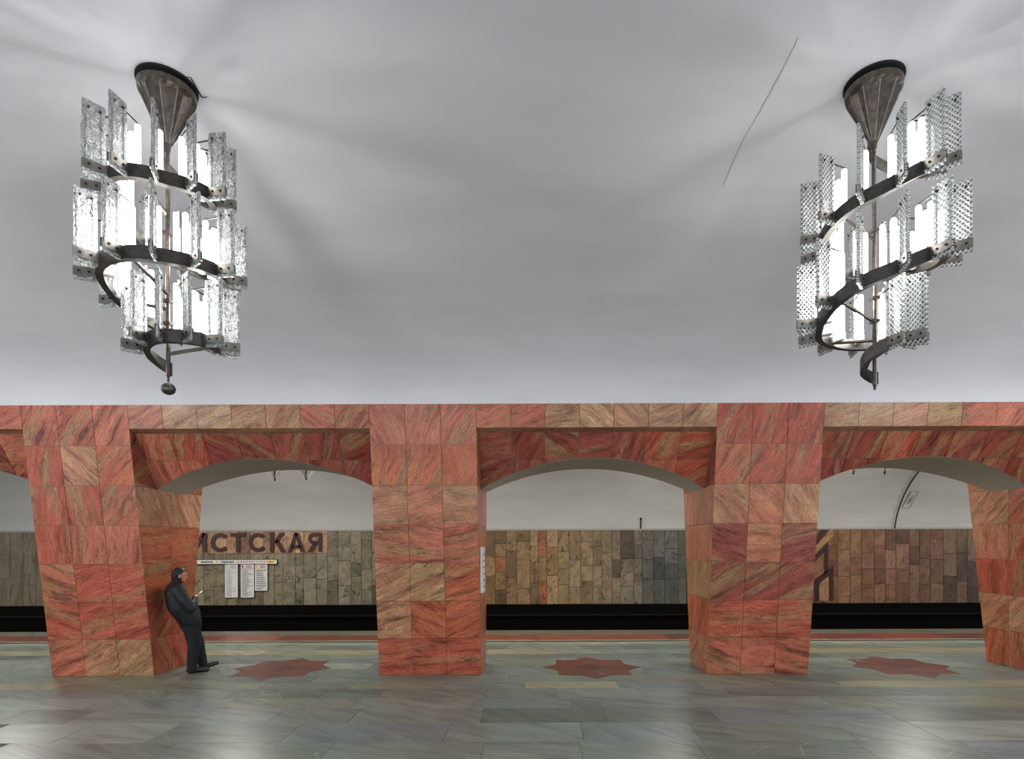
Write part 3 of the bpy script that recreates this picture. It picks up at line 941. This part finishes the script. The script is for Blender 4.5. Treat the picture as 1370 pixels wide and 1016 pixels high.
BOARDS = [
    (302, 319, 754.2, 798.3, 'M', 'green_ink', 22, 'tall white list board with a pale green header stripe under the line map'),
    (323.2, 340.6, 754.2, 798.3, 'M', 'red_ink', 24, 'tall white list board with a red header stripe, middle of the three'),
    (341.9, 358.6, 754.2, 789.2, 'M', 'peach_ink', 11, 'short white list board with bold black lines beside the red striped one'),
]
for x0, x1, yt, ybm, _, hk, nl, lab in BOARDS:
    w, h = (x1 - x0) * KW, (ybm - yt) * KW
    r = tag(empty('station_list_board', (wx(x0), YW - 0.012, wz(ybm))), lab, 'sign', 'station list boards under the line map')
    panel('board', w, h, 0.035, M['white'], r, 0.02)
    bm = bmesh.new(); box(bm, (w / 2, -0.012, -0.008), (w + 0.02, 0.03, 0.018)); box(bm, (w + 0.006, -0.012, h / 2), (0.016, 0.03, h))
    obj('frame', bm_mesh(bm, 'frame'), M['ink'], r)
    bm = bmesh.new(); box(bm, (w * 0.5, -0.036, h - 0.125), (w * 0.96, 0.003, 0.014)); box(bm, (w * 0.14, -0.036, h - 0.06), (w * 0.14, 0.003, 0.06))
    obj('header_stripe', bm_mesh(bm, 'header_stripe'), M[hk], r)
    bm = bmesh.new()
    for k in range(2): box(bm, (w * 0.62, -0.036, h - 0.04 - 0.045 * k), (w * rnd.uniform(0.4, 0.55), 0.003, 0.016))
    zt, zb = h - 0.165, 0.05
    for k in range(nl):
        z = zt - (zt - zb) * k / (nl - 1)
        ln = w * (rnd.uniform(0.35, 0.55) if nl > 12 else rnd.uniform(0.5, 0.86))
        if nl > 12 and rnd.random() < 0.2: ln = w * 0.75
        box(bm, (w * 0.1 + ln / 2, -0.036, z), (ln, 0.003, 0.011 if nl > 12 else 0.018))
    o = obj('printed_lines', bm_mesh(bm, 'printed_lines'), M['grey_ink' if hk == 'green_ink' else 'ink'], r)

# white sign seen edge-on on the inner side of the middle pillar
bm = bmesh.new()
sx = PIERS[2] + HWB
z0_, z1_ = HC - (793 - CY) * 8.5 / F, HC - (732 - CY) * 8.5 / F
r = tag(empty('wall_sign', (sx, 8.62, z0_)), 'white sign plate seen edge-on on the inner side of the middle pillar', 'sign')
bm = bmesh.new(); box(bm, (0.02, 0, (z1_ - z0_) / 2), (0.035, 0.42, z1_ - z0_)); obj('board', bm_mesh(bm, 'board'), M['white'], r)
bm = bmesh.new()
for k in range(6): box(bm, (0.0385, 0.0, 0.08 + k * 0.1), (0.003, 0.3, 0.02))
obj('printed_lines', bm_mesh(bm, 'printed_lines'), M['grey_ink'], r)

# ------------------------------------------------------------------ chandeliers
def interp(tab, x):
    for (a_, *va), (b_, *vb) in zip(tab, tab[1:]):
        if a_ <= x <= b_:
            t = (x - a_) / (b_ - a_)
            t2 = t * t * (3 - 2 * t) * 0.4 + t * 0.6
            return [p + (q - p) * t2 for p, q in zip(va, vb)]
    return list(tab[0][1:]) if x < tab[0][0] else list(tab[-1][1:])


LEFT_T = [(-230, .05, 4.86), (-180, .13, 4.74), (-90, .30, 4.50), (0, .33, 4.41), (90, .365, 4.45), (180, .39, 4.18), (270, .37, 3.95), (360, .385, 3.875), (450, .41, 3.855),
          (540, .39, 3.64), (630, .33, 3.45), (720, .23, 3.41), (810, .135, 3.36), (900, .08, 3.27), (950, .03, 3.24)]
RIGHT_T = [(-230, .05, 4.88), (-180, .13, 4.78), (-90, .365, 4.53), (0, .37, 4.28), (90, .35, 4.16), (180, .39, 4.03), (270, .42, 3.94), (360, .40, 3.72), (450, .375, 3.545),
           (540, .34, 3.50), (630, .18, 3.41), (720, .10, 3.33), (810, .09, 3.24), (900, .06, 3.17), (950, .03, 3.16)]
FW, FH, BH = 0.125, 0.47, 0.088


def fin_mesh():
    bm = bmesh.new()
    box(bm, (FW / 2, 0, FH / 2 - 0.055), (FW, 0.014, FH))
    box(bm, (FW * 0.16, 0, FH / 2 - 0.055), (0.012, 0.022, FH * 0.98))
    box(bm, (FW * 0.84, 0, FH / 2 - 0.055), (0.012, 0.022, FH * 0.98))
    return bm_mesh(bm, 'glass_plate')


def bracket_mesh():
    bm = bmesh.new()
    for s in (-1, 1):
        box(bm, (FW / 2 - 0.004, s * 0.013, 0), (FW + 0.012, 0.004, 0.062))
        for q in (0.3, 0.75):
            cone_between(bm, (FW * q, s * 0.014, 0), (FW * q, s * 0.021, 0), 0.008, 0.008, 6, 1)
    box(bm, (0.0, 0, 0), (0.012, 0.034, 0.062))
    me = bm_mesh(bm, 'bracket')
    me.materials.append(M['steel']); me.materials.append(M['bolt'])
    return me


def clip_mesh():
    bm = bmesh.new()
    for q in (0.25, 0.75):
        cone_between(bm, (FW * q, -0.014, FH - 0.10), (FW * q, 0.014, FH - 0.10), 0.007, 0.007, 6)
    cone_between(bm, (FW * 0.2, 0.0, FH - 0.10), (-0.10, 0.0, FH - 0.11), 0.005, 0.005, 6)
    return bm_mesh(bm, 'glass_clip')


def tube_mesh():
    bm = bmesh.new()
    for s, t in ((1, 0.25), (-1, 0.335)):
        cone_between(bm, (s * 0.026, 0, 0.05), (s * 0.026, 0, t), 0.0185, 0.0185, 12)
        ball(bm, (s * 0.026, 0, t), 0.0185, 12, 6)
    return bm_mesh(bm, 'fluorescent_tube', True)


def socket_mesh():
    bm = bmesh.new()
    box(bm, (0, 0, 0.025), (0.088, 0.04, 0.06))
    bmesh.ops.bevel(bm, geom=bm.edges[:], offset=0.006, segments=1, affect='EDGES')
    return bm_mesh(bm, 'lamp_socket')


FINW, BRK, CLIP, TUBE, SOCK = fin_mesh(), bracket_mesh(), clip_mesh(), tube_mesh(), socket_mesh()
FIND = FINW.copy()
FINW.materials.append(M['glassw']); FIND.materials.append(M['glassd'])
CLIP.materials.append(M['bolt']); TUBE_DIM = TUBE.copy(); TUBE_LOW = TUBE.copy(); TUBE_LOW.materials.append(M['tube_low']); TUBE.materials.append(M['tube']); TUBE_DIM.materials.append(M['tube_dim']); SOCK.materials.append(M['socket'])


def chandelier(x0, tab, fin, label, knob):
    y0 = YC
    d = Vector((x0, y0, 0)).normalized()
    left = Vector((-d.y, d.x, 0))
    near = -d
    zc = vault_z(y0)
    root = tag(empty('spiral_chandelier', (x0, y0, zc)), label, 'chandelier', 'spiral glass chandeliers of the hall')

    def dirv(phi):
        a_ = math.radians(phi)
        return near * math.cos(a_) + left * math.sin(a_)

    def loc(phi):
        r, z = interp(tab, phi)
        v = dirv(phi) * r
        v.z = z - zc
        return v, r
    # canopy: fluted cone with a turned-out rim
    bm = bmesh.new()
    rings = [(0.018, 4.78), (0.026, 4.83), (0.166, 5.145), (0.178, 5.165), (0.184, 5.205), (0.17, 5.205)]
    seg = 40
    rows = []
    for ri_, (r, z) in enumerate(rings):
        row = []
        for k in range(seg):
            fl = 1.0 if (k % 4 == 0) else 0.90 if k % 4 == 2 else 0.93
            rr = r * (fl if 0 < ri_ < 3 else 1.0)
            a_ = 2 * PI * k / seg
            row.append(bm.verts.new((rr * math.cos(a_), rr * math.sin(a_), z - zc)))
        rows.append(row)
    for A, B in zip(rows, rows[1:]):
        for k in range(seg):
            bm.faces.new((A[k], A[(k + 1) % seg], B[(k + 1) % seg], B[k]))
    bm.faces.new(rows[0][::-1]); bm.faces.new(rows[-1])
    can = obj('canopy', bm_mesh(bm, 'canopy'), M['bronze'], root)
    bm = bmesh.new()
    for k in range(10):
        a_ = 2 * PI * k / 10
        u = Vector((math.cos(a_), math.sin(a_), 0))
        cone_between(bm, u * 0.027 + Vector((0, 0, 4.83 - zc)), u * 0.167 + Vector((0, 0, 5.145 - zc)), 0.004, 0.006, 6)
    obj('canopy_rib', bm_mesh(bm, 'canopy_rib'), M['steel'], can)
    # dark disc, shade of the opening behind the canopy put into its colour
    bm = bmesh.new()
    n = 32
    ctr = bm.verts.new((0, 0, -0.02))
    ring = [bm.verts.new((0.192 * math.cos(2 * PI * k / n), 0.192 * math.sin(2 * PI * k / n), vault_z(y0 + 0.192 * math.sin(2 * PI * k / n)) - zc - 0.012)) for k in range(n)]
    ring2 = [bm.verts.new((0.192 * math.cos(2 * PI * k / n), 0.192 * math.sin(2 * PI * k / n), vault_z(y0 + 0.192 * math.sin(2 * PI * k / n)) - zc + 0.02)) for k in range(n)]
    for k in range(n):
        bm.faces.new((ctr, ring[k], ring[(k + 1) % n]))
        bm.faces.new((ring[k], ring2[k], ring2[(k + 1) % n], ring[(k + 1) % n]))
    obj('opening_disc', bm_mesh(bm, 'opening_disc'), M['hole'], root)
    bm = bmesh.new(); cone_between(bm, (0, 0, 0.01), (0, 0, 5.18 - zc), 0.05, 0.05, 12)
    obj('hanger', bm_mesh(bm, 'hanger'), M['dark_steel'], root)
    # pole and finial
    zbot = tab[-1][2]
    bm = bmesh.new()
    cone_between(bm, (0, 0, 4.9 - zc), (0, 0, zbot - 0.05 - zc), 0.014, 0.014, 14)
    for z in (4.2, 3.72, 3.56): box(bm, (0, 0, z - zc), (0.05, 0.05, 0.02))
    obj('pole', bm_mesh(bm, 'pole', False), M['bronze'], root)
    bm = bmesh.new()
    if knob:
        cone_between(bm, (0, 0, zbot - 0.05 - zc), (0, 0, zbot - 0.09 - zc), 0.008, 0.008, 8)
        ball(bm, (0, 0, 3.10 - zc), (0.047, 0.047, 0.042), 16, 10)
    else:
        cone_between(bm, (0, 0, zbot - 0.05 - zc), (0, 0, zbot - 0.085 - zc), 0.012, 0.006, 10)
    o = obj('finial', bm_mesh(bm, 'finial', True), M['dark_steel'], root)
    if knob: o['label'] = 'dark ball finial'
    # the spiral band: upright strip with a flange turned in at its foot
    phis = [-230 + 5 * i for i in range(237)]
    prof = [(0, BH / 2), (0, -BH / 2), (-0.045, -BH / 2), (-0.045, -BH / 2 + 0.005), (-0.006, -BH / 2 + 0.005), (-0.006, BH / 2)]
    bm = bmesh.new()
    rows = []
    for ph in phis:
        p, r = loc(ph)
        u = dirv(ph)
        row = []
        for q, z in prof:
            q2 = max(q, -r + 0.004)
            row.append(bm.verts.new((p.x + u.x * q2, p.y + u.y * q2, p.z + z)))
        rows.append(row)
    m = len(prof)
    for A, B in zip(rows, rows[1:]):
        for k in range(m):
            bm.faces.new((A[k], B[k], B[(k + 1) % m], A[(k + 1) % m]))
    bm.faces.new(rows[0]); bm.faces.new(rows[-1][::-1])
    obj('spiral_band', bm_mesh(bm, 'spiral_band'), M['dark_steel'], root)
    # fins, brackets, lamps
    ph = -110
    k = 0
    first = True
    while ph <= 800:
        p, r = loc(ph)
        if r > 0.10:
            u = dirv(ph)
            R = Matrix(((u.x, -u.y, 0, p.x + u.x * 0.004), (u.y, u.x, 0, p.y + u.y * 0.004), (0, 0, 1, p.z), (0, 0, 0, 1)))
            obj('glass_plate', fin, None, root, R)
            obj('bracket', BRK, None, root, R)
            obj('glass_clip', CLIP, None, root, R)
            if r > 0.2 and ph < 720:
                p2, r2 = loc(ph)
                u2 = dirv(ph)
                rr = -0.062
                R2 = Matrix(((u2.x, -u2.y, 0, p2.x + u2.x * rr), (u2.y, u2.x, 0, p2.y + u2.y * rr), (0, 0, 1, p2.z), (0, 0, 0, 1)))
                obj('lamp_socket', SOCK, None, root, R2)
                obj('fluorescent_tube', TUBE_DIM if ph < 190 else TUBE if k % 4 == 1 else TUBE_LOW, None, root, R2)
        step = 30 if r > 0.2 else 40
        ph += step
        k += 1
    # braces from the band to the pole
    for ph in (35, 215, 35 + 360, 130 + 360, 560, 640):
        p, r = loc(ph)
        bm = bmesh.new()
        a_ = p - dirv(ph) * 0.006
        b_ = Vector((0, 0, p.z - 0.10))
        dv = (b_ - a_)
        q = Vector((0, 0, 1)).rotation_difference(dv.normalized()).to_matrix().to_4x4()
        box(bm, (a_ + b_) / 2, (0.026, 0.012, dv.length), q)
        obj('brace', bm_mesh(bm, 'brace'), M['bronze'], root)
    return root


chandelier((226 - CX) * YC / F, LEFT_T, FINW, 'spiral chandelier of rippled glass plates ending in a dark ball finial, above the man', True)
chandelier((1171 - CX) * YC / F, RIGHT_T, FIND, 'spiral chandelier of diamond patterned glass plates without a ball finial, above the third pillar', False)

# hatch outline in the vault beside the left chandelier
hm = plain('hatch_gap', (40, 40, 42), 0.9)
vault_ribbon([(-2.52, 3.887), (-2.362, 3.894)], 0.007, 'hatch_joint', hm, ceiling)
vault_ribbon([(-2.362 - 0.026 * i / 4, 3.894 + 0.176 * i / 4) for i in range(5)], 0.010, 'hatch_joint', hm, ceiling)
vault_ribbon([(-2.388, 4.07), (-2.345, 4.066)], 0.008, 'hatch_joint', hm, ceiling)

# ------------------------------------------------------------------ the man
def lean(v):
    t = min(1.0, max(0.0, (v[2] - 0.62) / 0.62))
    return Vector((v[0] - 0.10 * t * t * (3 - 2 * t), v[1], v[2]))


def blob(name, caps, balls, voxel, mat, parent, smooth_it=4, clampz=None, mats=None):
    bm = bmesh.new()
    for a_, ra, b_, rb in caps:
        a_, b_ = lean(a_), lean(b_)
        cone_between(bm, a_, b_, ra, rb, 20)
        ball(bm, a_, ra, 20, 12); ball(bm, b_, rb, 20, 12)
    for c_, r_, *rot in balls:
        ball(bm, lean(c_), r_, 24, 16, rot=rot[0] if rot else None)
    me = bpy.data.meshes.new(name)
    bm.to_mesh(me); bm.free()
    o = bpy.data.objects.new(name, me)
    COL.objects.link(o)
    m1 = o.modifiers.new('r', 'REMESH'); m1.mode = 'VOXEL'; m1.voxel_size = voxel
    m2 = o.modifiers.new('s', 'SMOOTH'); m2.iterations = smooth_it; m2.factor = 0.5
    bpy.context.view_layer.update()
    me2 = bpy.data.meshes.new_from_object(o.evaluated_get(bpy.context.evaluated_depsgraph_get()))
    bpy.data.objects.remove(o)
    if clampz is not None:
        for v in me2.vertices: v.co.z = max(v.co.z, clampz)
    for p in me2.polygons: p.use_smooth = True
    me2.materials.clear()
    return obj(name, me2, mat, parent)


man = tag(empty('person', (-5.315, 8.73, 0.001)), 'man in dark jacket and trousers leaning back on a red pillar, looking at a phone', 'person')
man.rotation_euler = (0, 0, math.radians(42))
man.scale = (0.965,) * 3
tilt = Matrix.Rotation(math.radians(9), 4, 'Y')
H0 = Vector((-.055, 0, 1.575))
def hd(x, y, z): return H0 + (tilt @ Vector((x, y, z)))
RW, LW = Vector((.135, -.095, 1.205)), Vector((.145, .05, 1.185))
PH = Vector((.205, -.02, 1.262))
pn = Vector((-.62, 0, .78)).normalized(); pu = Vector((.78, 0, .62)).normalized()
def ph_(a_, l_, n_): return PH + pu * a_ + Vector((0, l_, 0)) + pn * n_
caps = [
    (Vector((-.115, 0, 1.36)), .066, hd(-.02, 0, -.05), .056),
    (hd(.01, 0, -.055), .055, hd(.05, 0, -.092), .034),
    (hd(.035, -.02, -.06), .040, hd(.045, .02, -.06), .040),
    (hd(.088, 0, .012), .010, hd(.108, 0, -.024), .0135),
    # hidden torso and limbs, one continuous figure
    (Vector((0, 0, .88)), .11, Vector((-.11, 0, 1.2)), .12), (Vector((-.11, 0, 1.2)), .12, Vector((-.125, 0, 1.36)), .09),
    (Vector((-.125, .17, 1.36)), .055, Vector((-.125, -.17, 1.36)), .055),
    (Vector((-.12, -.2, 1.36)), .05, Vector((.02, -.27, 1.08)), .042), (Vector((.02, -.27, 1.08)), .042, RW, .027),
    (Vector((-.12, .2, 1.36)), .05, Vector((.045, .23, 1.08)), .042), (Vector((.045, .23, 1.08)), .042, LW, .027),
    (Vector((0, -.08, .86)), .09, Vector((.035, -.075, .46)), .055), (Vector((.035, -.075, .46)), .055, Vector((-.01, -.055, .10)), .04),
    (Vector((0, .08, .86)), .09, Vector((.125, .07, .46)), .055), (Vector((.12, .075, .46)), .055, Vector((.18, .1, .11)), .036),
    (Vector((-.01, -.055, .09)), .035, Vector((.12, -.055, .05)), .03), (Vector((.18, .1, .1)), .03, Vector((.26, .1, .062)), .024),
    # right hand: palm, then four fingers round the far edge of the phone and a thumb over the front
    (RW, .026, ph_(-.035, -.045, -.022), .027), (ph_(-.035, -.045, -.022), .026, ph_(.0, -.04, -.024), .024),
    # left hand under the phone
    (LW, .026, ph_(-.05, .04, -.025), .026), (ph_(-.05, .04, -.025), .024, ph_(-.025, .03, -.03), .022),
]
for i, (aa, ln) in enumerate(((.035, .050), (.015, .056), (-.006, .052), (-.026, .042))):
    p0 = ph_(aa * 0.7 - .01, -.04, -.026); p1 = ph_(aa, .0, -.022); p2 = ph_(aa + .003, ln * 0.72, -.012)
    caps += [(p0, .0105, p1, .0095), (p1, .0095, p2, .008)]
    q0 = ph_(aa * 0.6 - .035, .035, -.036); q1 = ph_(aa * .7 - .028, -.002, -.038); q2 = ph_(aa * .7 - .024, -.03, -.036)
    caps += [(q0, .0105, q1, .0095), (q1, .0095, q2, .008)]
caps += [(ph_(-.05, -.052, -.01), .013, ph_(-.02, -.046, .012), .011), (ph_(-.02, -.046, .012), .011, ph_(.012, -.02, .016), .009)]
caps += [(ph_(-.065, .045, -.012), .013, ph_(-.045, .047, .010), .011), (ph_(-.045, .047, .010), .011, ph_(-.02, .032, .016), .009)]
balls = [(hd(0, 0, .02), (.098, .076, .102), tilt), (hd(.035, 0, -.03), (.062, .062, .078), tilt),
         (hd(-.012, .077, -.012), (.018, .009, .031), tilt), (hd(-.012, -.077, -.012), (.018, .009, .031), tilt),
         (hd(.083, 0, .022), (.018, .05, .010), tilt), (hd(.080, 0, -.058), (.016, .026, .012), tilt)]
blob('body', caps, balls, 0.0062, M['skin'], man, 2)
# eyes, brows
bm = bmesh.new()
for s in (-1, 1):
    ball(bm, lean(hd(.076, s * .034, .002)), (.008, .011, .006), 10, 8)
obj('eye', bm_mesh(bm, 'eye', True), M['ink'], man)
# hair: short at the sides, fuller on top
blob('hair', [(hd(-.062, 0, -.045), .05, hd(-.065, 0, .01), .058), (hd(.03, -.048, .058), .020, hd(.0, .0, .085), .036), (hd(.03, .048, .058), .020, hd(.0, .0, .085), .036),
              (hd(.05, -.028, .08), .024, hd(.05, .028, .08), .024), (hd(.0, -.070, .03), .012, hd(.004, -.072, -.02), .008), (hd(.0, .070, .03), .012, hd(.004, .072, -.02), .008)],
     [(hd(-.034, 0, .028), (.080, .0795, .096), tilt), (hd(-.02, 0, .05), (.086, .078, .078), tilt)], 0.007, M['hair'], man, 3)
# stubble
blob('beard', [(hd(.02, -.05, -.065), .013, hd(.062, -.02, -.10), .015), (hd(.02, .05, -.065), .013, hd(.062, .02, -.10), .015), (hd(.062, -.02, -.10), .016, hd(.062, .02, -.10), .016),
               (hd(.012, -.062, -.03), .01, hd(.02, -.05, -.065), .013), (hd(.012, .062, -.03), .01, hd(.02, .05, -.065), .013)], [], 0.006, plain('stubble', (86, 58, 48), 0.8), man, 2)
V = Vector
jc = [(V((.0, s * .10, .87)), .148, V((-.075, s * .115, 1.10)), .162) for s in (-1, 1)] + [(V((-.075, s * .115, 1.10)), .162, V((-.115, s * .115, 1.30)), .14) for s in (-1, 1)]
jc += [(V((.0, 0, .9)), .15, V((-.09, 0, 1.2)), .165), (V((-.09, 0, 1.2)), .165, V((-.12, 0, 1.33)), .14)]
jc += [(V((-.125, -.185, 1.365)), .088, V((-.125, .185, 1.365)), .088), (V((-.12, -.11, 1.41)), .062, V((-.12, .11, 1.41)), .062), (V((-.12, 0, 1.40)), .095, V((-.10, 0, 1.455)), .082),
       (V((.04, 0, .95)), .15, V((.02, 0, 1.12)), .14), (V((.02, -.085, .835)), .142, V((.02, .085, .835)), .142),
       (V((-.12, -.225, 1.35)), .092, V((-.05, -.285, 1.20)), .088), (V((-.05, -.285, 1.20)), .088, V((.02, -.30, 1.07)), .080), (V((.02, -.30, 1.07)), .080, V((.09, -.19, 1.135)), .066), (V((.09, -.19, 1.135)), .066, RW + V((-.01, -.015, -.005)), .046),
       (V((-.12, .215, 1.35)), .088, V((.045, .245, 1.08)), .072), (V((.045, .245, 1.08)), .072, LW + V((-.01, .015, -.005)), .045)]
blob('jacket', jc, [], 0.011, M['jacket'], man, 5)
# collar and ribbed hem and cuffs
blob('collar', [(V((-.118, s * .03, 1.435)), .066, V((-.088, s * .03, 1.492)), .057) for s in (-1, 1)], [], 0.009, M['knit'], man, 3)
blob('hem', [(V((.02, -.082, .795)), .135, V((.02, .082, .795)), .135), (V((.02, -.08, .765)), .13, V((.02, .08, .765)), .13)], [], 0.011, M['knit'], man, 3)
blob('cuff', [(RW + V((-.02, -.02, -.008)), .042, RW + V((.002, -.002, .0)), .037)], [], 0.008, M['knit'], man, 2)
blob('cuff', [(LW + V((-.02, .025, -.008)), .042, LW + V((.002, .002, .0)), .037)], [], 0.008, M['knit'], man, 2)
tr = [(V((.005, -.075, .82)), .132, V((.005, .075, .82)), .132),
      (V((.0, -.085, .78)), .135, V((.03, -.08, .47)), .095), (V((.03, -.08, .47)), .095, V((-.0, -.062, .13)), .076), (V((-.0, -.062, .13)), .076, V((-.004, -.06, .06)), .072),
      (V((.0, .09, .78)), .132, V((.11, .08, .47)), .092), (V((.11, .08, .47)), .092, V((.175, .10, .14)), .072), (V((.175, .10, .14)), .072, V((.19, .10, .085)), .068)]
blob('trousers', tr, [], 0.011, M['trouser'], man, 4)
blob('shoe', [(V((-.035, -.058, .05)), .05, V((.06, -.06, .05)), .05), (V((.06, -.06, .05)), .048, V((.205, -.068, .03)), .04), (V((-.02, -.058, .06)), .05, V((-.0, -.058, .1)), .045)], [], 0.009, M['shoe'], man, 3, 0.0)
blob('shoe', [(V((.16, .10, .048)), .046, V((.25, .10, .062)), .048), (V((.25, .10, .062)), .047, V((.385, .095, .088)), .037), (V((.175, .10, .06)), .048, V((.19, .10, .11)), .044)], [], 0.009, M['shoe'], man, 3, 0.0)

# phone in his hands
bpy.context.view_layer.update()
MW = man.matrix_world.copy()
ploc = MW @ lean(PH)
q = man.rotation_euler.to_matrix()
u_, n_ = (q @ pu), (q @ pn)
l_ = n_.cross(u_)
PR = Matrix(((u_.x, l_.x, n_.x, ploc.x), (u_.y, l_.y, n_.y, ploc.y), (u_.z, l_.z, n_.z, ploc.z), (0, 0, 0, 1)))
bm = bmesh.new()
box(bm, (0, 0, 0), (.146, .072, .009)); bmesh.ops.bevel(bm, geom=bm.edges[:], offset=0.003, segments=1, affect='EDGES')
phone = obj('smartphone', bm_mesh(bm, 'smartphone'), M['phone'], None, PR)
tag(phone, 'dark smartphone with a lit screen held in the hands of the leaning man', 'phone')
bm = bmesh.new(); box(bm, (0, 0, 0.005), (.134, .064, .001))
obj('screen', bm_mesh(bm, 'screen'), M['screen'], phone)
